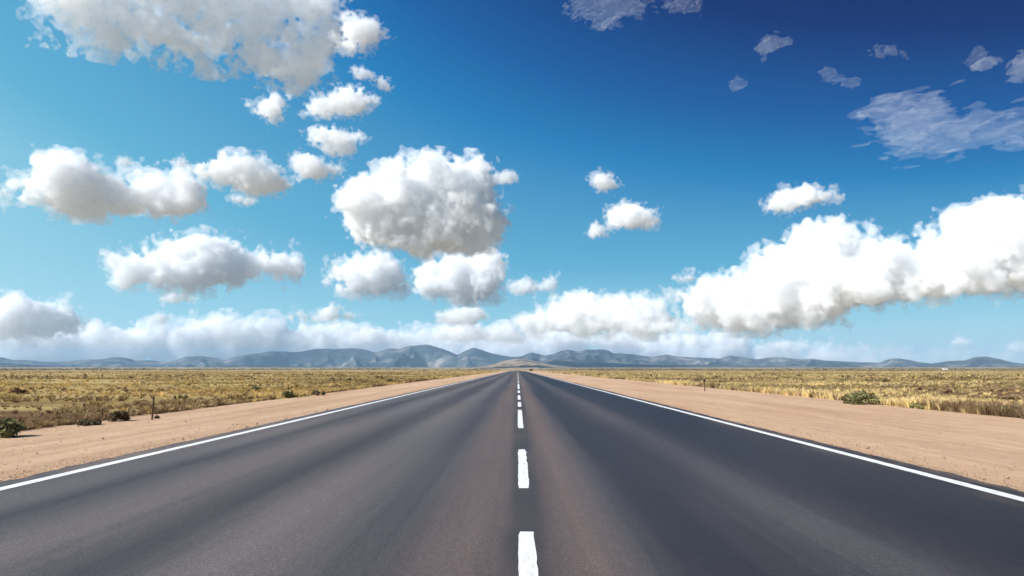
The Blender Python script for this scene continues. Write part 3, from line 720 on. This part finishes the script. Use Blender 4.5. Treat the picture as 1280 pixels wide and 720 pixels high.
add([(133,320),(160,315),(185,310),(210,300),(245,290),(280,292),(300,302),(310,315),(340,312),(368,316),(371,340),(355,350),(320,348),(290,355),(265,362),(240,366),(205,360),(180,352),(155,364),(130,362),(138,345),(130,335)],
    'broad humped white cloud low on the left above the pale cloud bank', n=140, bill=3.8, wisp=2.2, mfp=7.8)
add([(196,370),(215,363),(235,370),(258,373),(245,379),(200,381)], 'small flat cloudlet hanging under the broad humped left cloud', n=35, bill=2, wisp=2, mfp=9.3)
add([(400,347),(425,328),(445,320),(470,318),(490,322),(505,340),(511,355),(500,366),(430,368),(415,362)], 'oval white cloud low beneath the left half of the biggest cumulus', n=90, bill=3.6, wisp=2, mfp=7.8)
add([(512,352),(530,330),(545,322),(575,320),(610,311),(628,318),(628,340),(622,352),(628,366),(600,375),(560,374),(530,367)], 'heaped white cloud touching the underside of the biggest cumulus', n=100, bill=3.6, wisp=2.2, mfp=7.8)
add([(630,356),(645,350),(660,346),(675,354),(685,348),(698,341),(694,364),(670,366),(650,369),(635,366)], 'pair of small joined puffs right of the heaped cloud', n=50, bill=2.4, wisp=2.6, mfp=9.3)
add([(738,220),(755,214),(768,222),(778,234),(765,240),(745,239)], 'small round ragged cloud, upper one right of the sky centre', n=40, bill=2, wisp=3.0, mfp=8.5)
add([(755,263),(775,256),(790,253),(805,258),(825,263),(826,280),(810,287),(780,285),(757,282)], 'small smooth loaf shaped cloud below the small round one', n=60, bill=2.4, wisp=1.2, mfp=7.0)
add([(730,286),(745,276),(762,288),(755,297),(738,297)], 'dim little wisp at the left of the loaf shaped cloud', n=30, bill=1.5, wisp=3.6, mfp=10)
add([(950,263),(970,240),(990,235),(1008,226),(1030,236),(1049,236),(1050,250),(1030,254),(990,264),(955,267)], 'lone white cloud floating just above the great right hand cumulus', n=80, bill=2.6, wisp=2.2, mfp=7.8)
add([(843,375),(860,360),(905,350),(930,340),(945,322),(985,308),(985,292),(1000,281),(1030,275),(1055,282),(1075,300),(1100,305),(1150,314),(1168,295),(1172,277),(1205,272),(1240,250),(1275,248),(1320,265),(1400,300),(1400,358),(1280,360),(1180,370),(1100,377),(1060,387),(1050,402),(1000,404),(960,410),(870,410),(862,390)],
    'great towering cumulus bank with grey base filling the lower right sky', n=300, bill=5.6, wisp=1.6, mfp=7.8, thick=1.2, rmax=34, cell=1.5)
add([(838,345),(868,340),(869,352),(845,354)], 'tiny pinkish white fleck above the left end of the towering bank', n=25, bill=1.5, wisp=2.5, mfp=7)
add([(1065,168),(1085,160),(1075,148),(1100,140),(1110,125),(1160,122),(1185,135),(1200,150),(1235,150),(1280,150),(1320,155),(1320,180),(1270,182),(1230,182),(1190,190),(1150,184),(1110,182),(1105,167),(1075,172)],
    'large thin veil of streaky cloud in the dark blue upper right', n=120, bill=2.5, wisp=4.5, core=90, veil=3.5, fine=0.6, vm=217, alt=5200, stretch=3, thick=0.4)
add([(705,-8),(780,-10),(815,5),(822,16),(785,15),(765,30),(740,24),(720,12)], 'dim blue grey wisps cut by the top edge right of centre', n=60, bill=2, wisp=5.5, core=90, veil=3.5, fine=0.6, vm=429, alt=5200, stretch=1.8, thick=0.5)
add([(820,2),(850,-4),(885,2),(880,14),(845,12)], 'barely visible scrap of cloud at the top edge', n=30, bill=1.5, wisp=5.0, core=90, veil=3.5, fine=0.6, vm=627, alt=5200, stretch=1.8, thick=0.5)
add([(946,64),(955,48),(970,44),(991,52),(970,60),(955,70)], 'small bright wisp with a tail pointing right in dark blue sky', n=40, bill=1.5, wisp=3.8, core=90, veil=3.5, fine=0.6, vm=165, alt=5200, stretch=1.8, thick=0.5)
add([(1018,90),(1035,87),(1060,98),(1079,102),(1070,110),(1050,104),(1025,97)], 'thin slanting streak of cloud above the streaky veil', n=35, bill=1.5, wisp=3.8, core=90, veil=3.5, fine=0.6, vm=264, alt=5200, stretch=1.8, thick=0.5)
add([(1083,56),(1100,62),(1135,64),(1130,69),(1095,68)], 'faintest little streak near the top right', n=25, bill=1.2, wisp=3.8, core=90, veil=3.5, fine=0.6, vm=429, alt=5200, stretch=1.8, thick=0.5)
add([(1218,82),(1240,75),(1257,78),(1240,87),(1222,86)], 'short flat bright streak near the right edge at the top', n=25, bill=1.2, wisp=2.8, core=90, veil=3.5, fine=0.6, vm=99, alt=5200, stretch=1.8, thick=0.5)
add([(1256,84),(1275,70),(1300,72),(1300,97),(1270,94)], 'bright wisp cut off by the right edge near the top', n=30, bill=1.5, wisp=3.8, core=90, veil=3.5, fine=0.6, vm=99, alt=5200, stretch=1.8, thick=0.5)
add([(1206,75),(1222,62),(1234,68),(1222,80)], 'dim round smudge of cloud left of the short bright streak', n=25, bill=1.2, wisp=3.8, core=90, veil=3.5, fine=0.6, vm=363, alt=5200, stretch=1.8, thick=0.5)
add([(912,106),(918,98),(928,98),(930,107),(920,111)], 'tiny dim speck of cloud alone in the upper right blue', n=20, bill=1.2, wisp=3.2, core=90, veil=3.5, fine=0.6, vm=363, alt=5200, stretch=1.8, thick=0.5)
add([(1180,427),(1200,419),(1222,424),(1230,431),(1190,432)], 'tiny flat cloud low over the mountains at the right', n=35, bill=1.5, wisp=1.5, mfp=9.3)
add([(640,402),(680,386),(700,378),(720,365),(740,367),(770,374),(800,368),(835,376),(838,400),(860,414),(800,419),(700,416),(640,412)], 'low heaped cloud left of the towering bank, right of the vanishing road', n=140, bill=3.4, wisp=1.8, mfp=9.3)
add([(540,392),(570,382),(608,384),(612,398),(590,408),(540,405)], 'low smooth cloud over the mountains directly left of the vanishing road', n=60, bill=2.6, wisp=1.5, mfp=9.3)
add([(-25,372),(20,370),(40,376),(70,378),(90,385),(105,400),(130,408),(90,420),(0,426),(-25,424)], 'low white cloud cut by the left edge above the mountains', n=90, bill=3, wisp=1.8, mfp=7)
add([(340,399),(370,388),(400,388),(412,377),(425,385),(452,392),(440,400),(400,403)], 'little peaked cloud rising from the pale cloud bank left of centre', n=50, bill=2, wisp=2, mfp=7)
add([(178,398),(200,390),(215,394),(212,404),(185,406)], 'little puff at the top of the pale bank under the humped cloud', n=35, bill=2, wisp=2, mfp=8)
add([(-40,458),(-40,412),(60,408),(120,402),(150,404),(185,398),(210,398),(235,402),(270,390),(300,400),(340,402),(360,408),(400,404),(440,407),(480,414),(500,458)], 'pale low cloud bank along the left mountains', n=260, bill=3, wisp=2, mfp=13, rmax=20, cell=2.1, thick=0.5, shell=0.08)
add([(470,458),(475,420),(520,408),(560,406),(600,409),(660,408),(720,417),(800,412),(850,416),(900,424),(960,432),(1010,434),(1100,440),(1100,458),(700,458)], 'pale low cloud bank behind the central mountains', n=260, bill=3, wisp=2, mfp=14, rmax=20, cell=2.1, thick=0.5, shell=0.08)
HB = dict(n=90, bill=2.4, wisp=1.6, mfp=10, thick=0.5, shell=0.06, veil=2.4, vm=30)
for poly, label in [
    ([(-20,438),(-20,418),(15,410),(40,414),(65,408),(90,416),(110,425),(100,438)], 'pale horizon cloud over the mountains at the far left edge'),
    ([(90,440),(95,424),(125,412),(150,416),(175,405),(205,414),(225,425),(215,440)], 'pale horizon cloud under the broad humped cloud, left of centre'),
    ([(205,438),(215,420),(240,406),(262,404),(285,414),(310,418),(320,436)], 'pale horizon cloud with a double top beneath the right end of the humped cloud'),
    ([(300,436),(320,418),(350,410),(372,414),(398,408),(430,420),(440,434)], 'pale horizon cloud below the little peaked cloud'),
    ([(420,432),(440,414),(470,410),(500,418),(525,412),(545,424),(540,434)], 'pale horizon cloud over the highest left mountain'),
    ([(530,428),(545,410),(580,400),(610,408),(640,404),(660,418),(665,430)], 'pale horizon cloud above the vanishing road'),
    ([(655,432),(670,418),(710,412),(745,418),(775,414),(800,424),(798,434)], 'pale horizon cloud right of the vanishing road under the low heaped cloud'),
    ([(790,434),(800,422),(840,414),(880,416),(905,412),(935,420),(940,434)], 'pale horizon cloud under the left end of the towering bank'),
    ([(930,440),(950,428),(985,424),(1010,428),(1020,440)], 'pale pinkish horizon cloud below the middle of the towering bank'),
    ([(1245,440),(1262,430),(1300,426),(1340,432),(1340,442)], 'pale horizon cloud low at the right edge'),
]: add(poly, label, **HB)
add([(940,458),(960,436),(1050,430),(1150,433),(1230,436),(1330,432),(1330,458)], 'thin pale haze bank behind the right hand mountains', n=200, bill=2, wisp=1.5, mfp=60, rmax=14, cell=2.1, thick=0.5, shell=0.04, vm=90)
for poly, label in [
    ([(770,412),(800,402),(850,400),(880,406),(870,414),(820,417)], 'flat blue grey shaded cloud streak left under the towering bank'),
    ([(880,412),(920,402),(980,398),(1040,400),(1055,406),(1010,412),(950,415)], 'flat blue grey cloud streak under the middle of the towering bank'),
]: add(poly, label, n=60, bill=1.5, wisp=1.5, mfp=16, thick=0.7, shell=0.05)  # shadow and haze streaks under the bank, given the shape of thin clouds
for i, (poly, label, k) in enumerate(CL):
    cloud(poly, label, 100 + i, **k)
print('clouds', round(time.time() - T0, 1), 's')
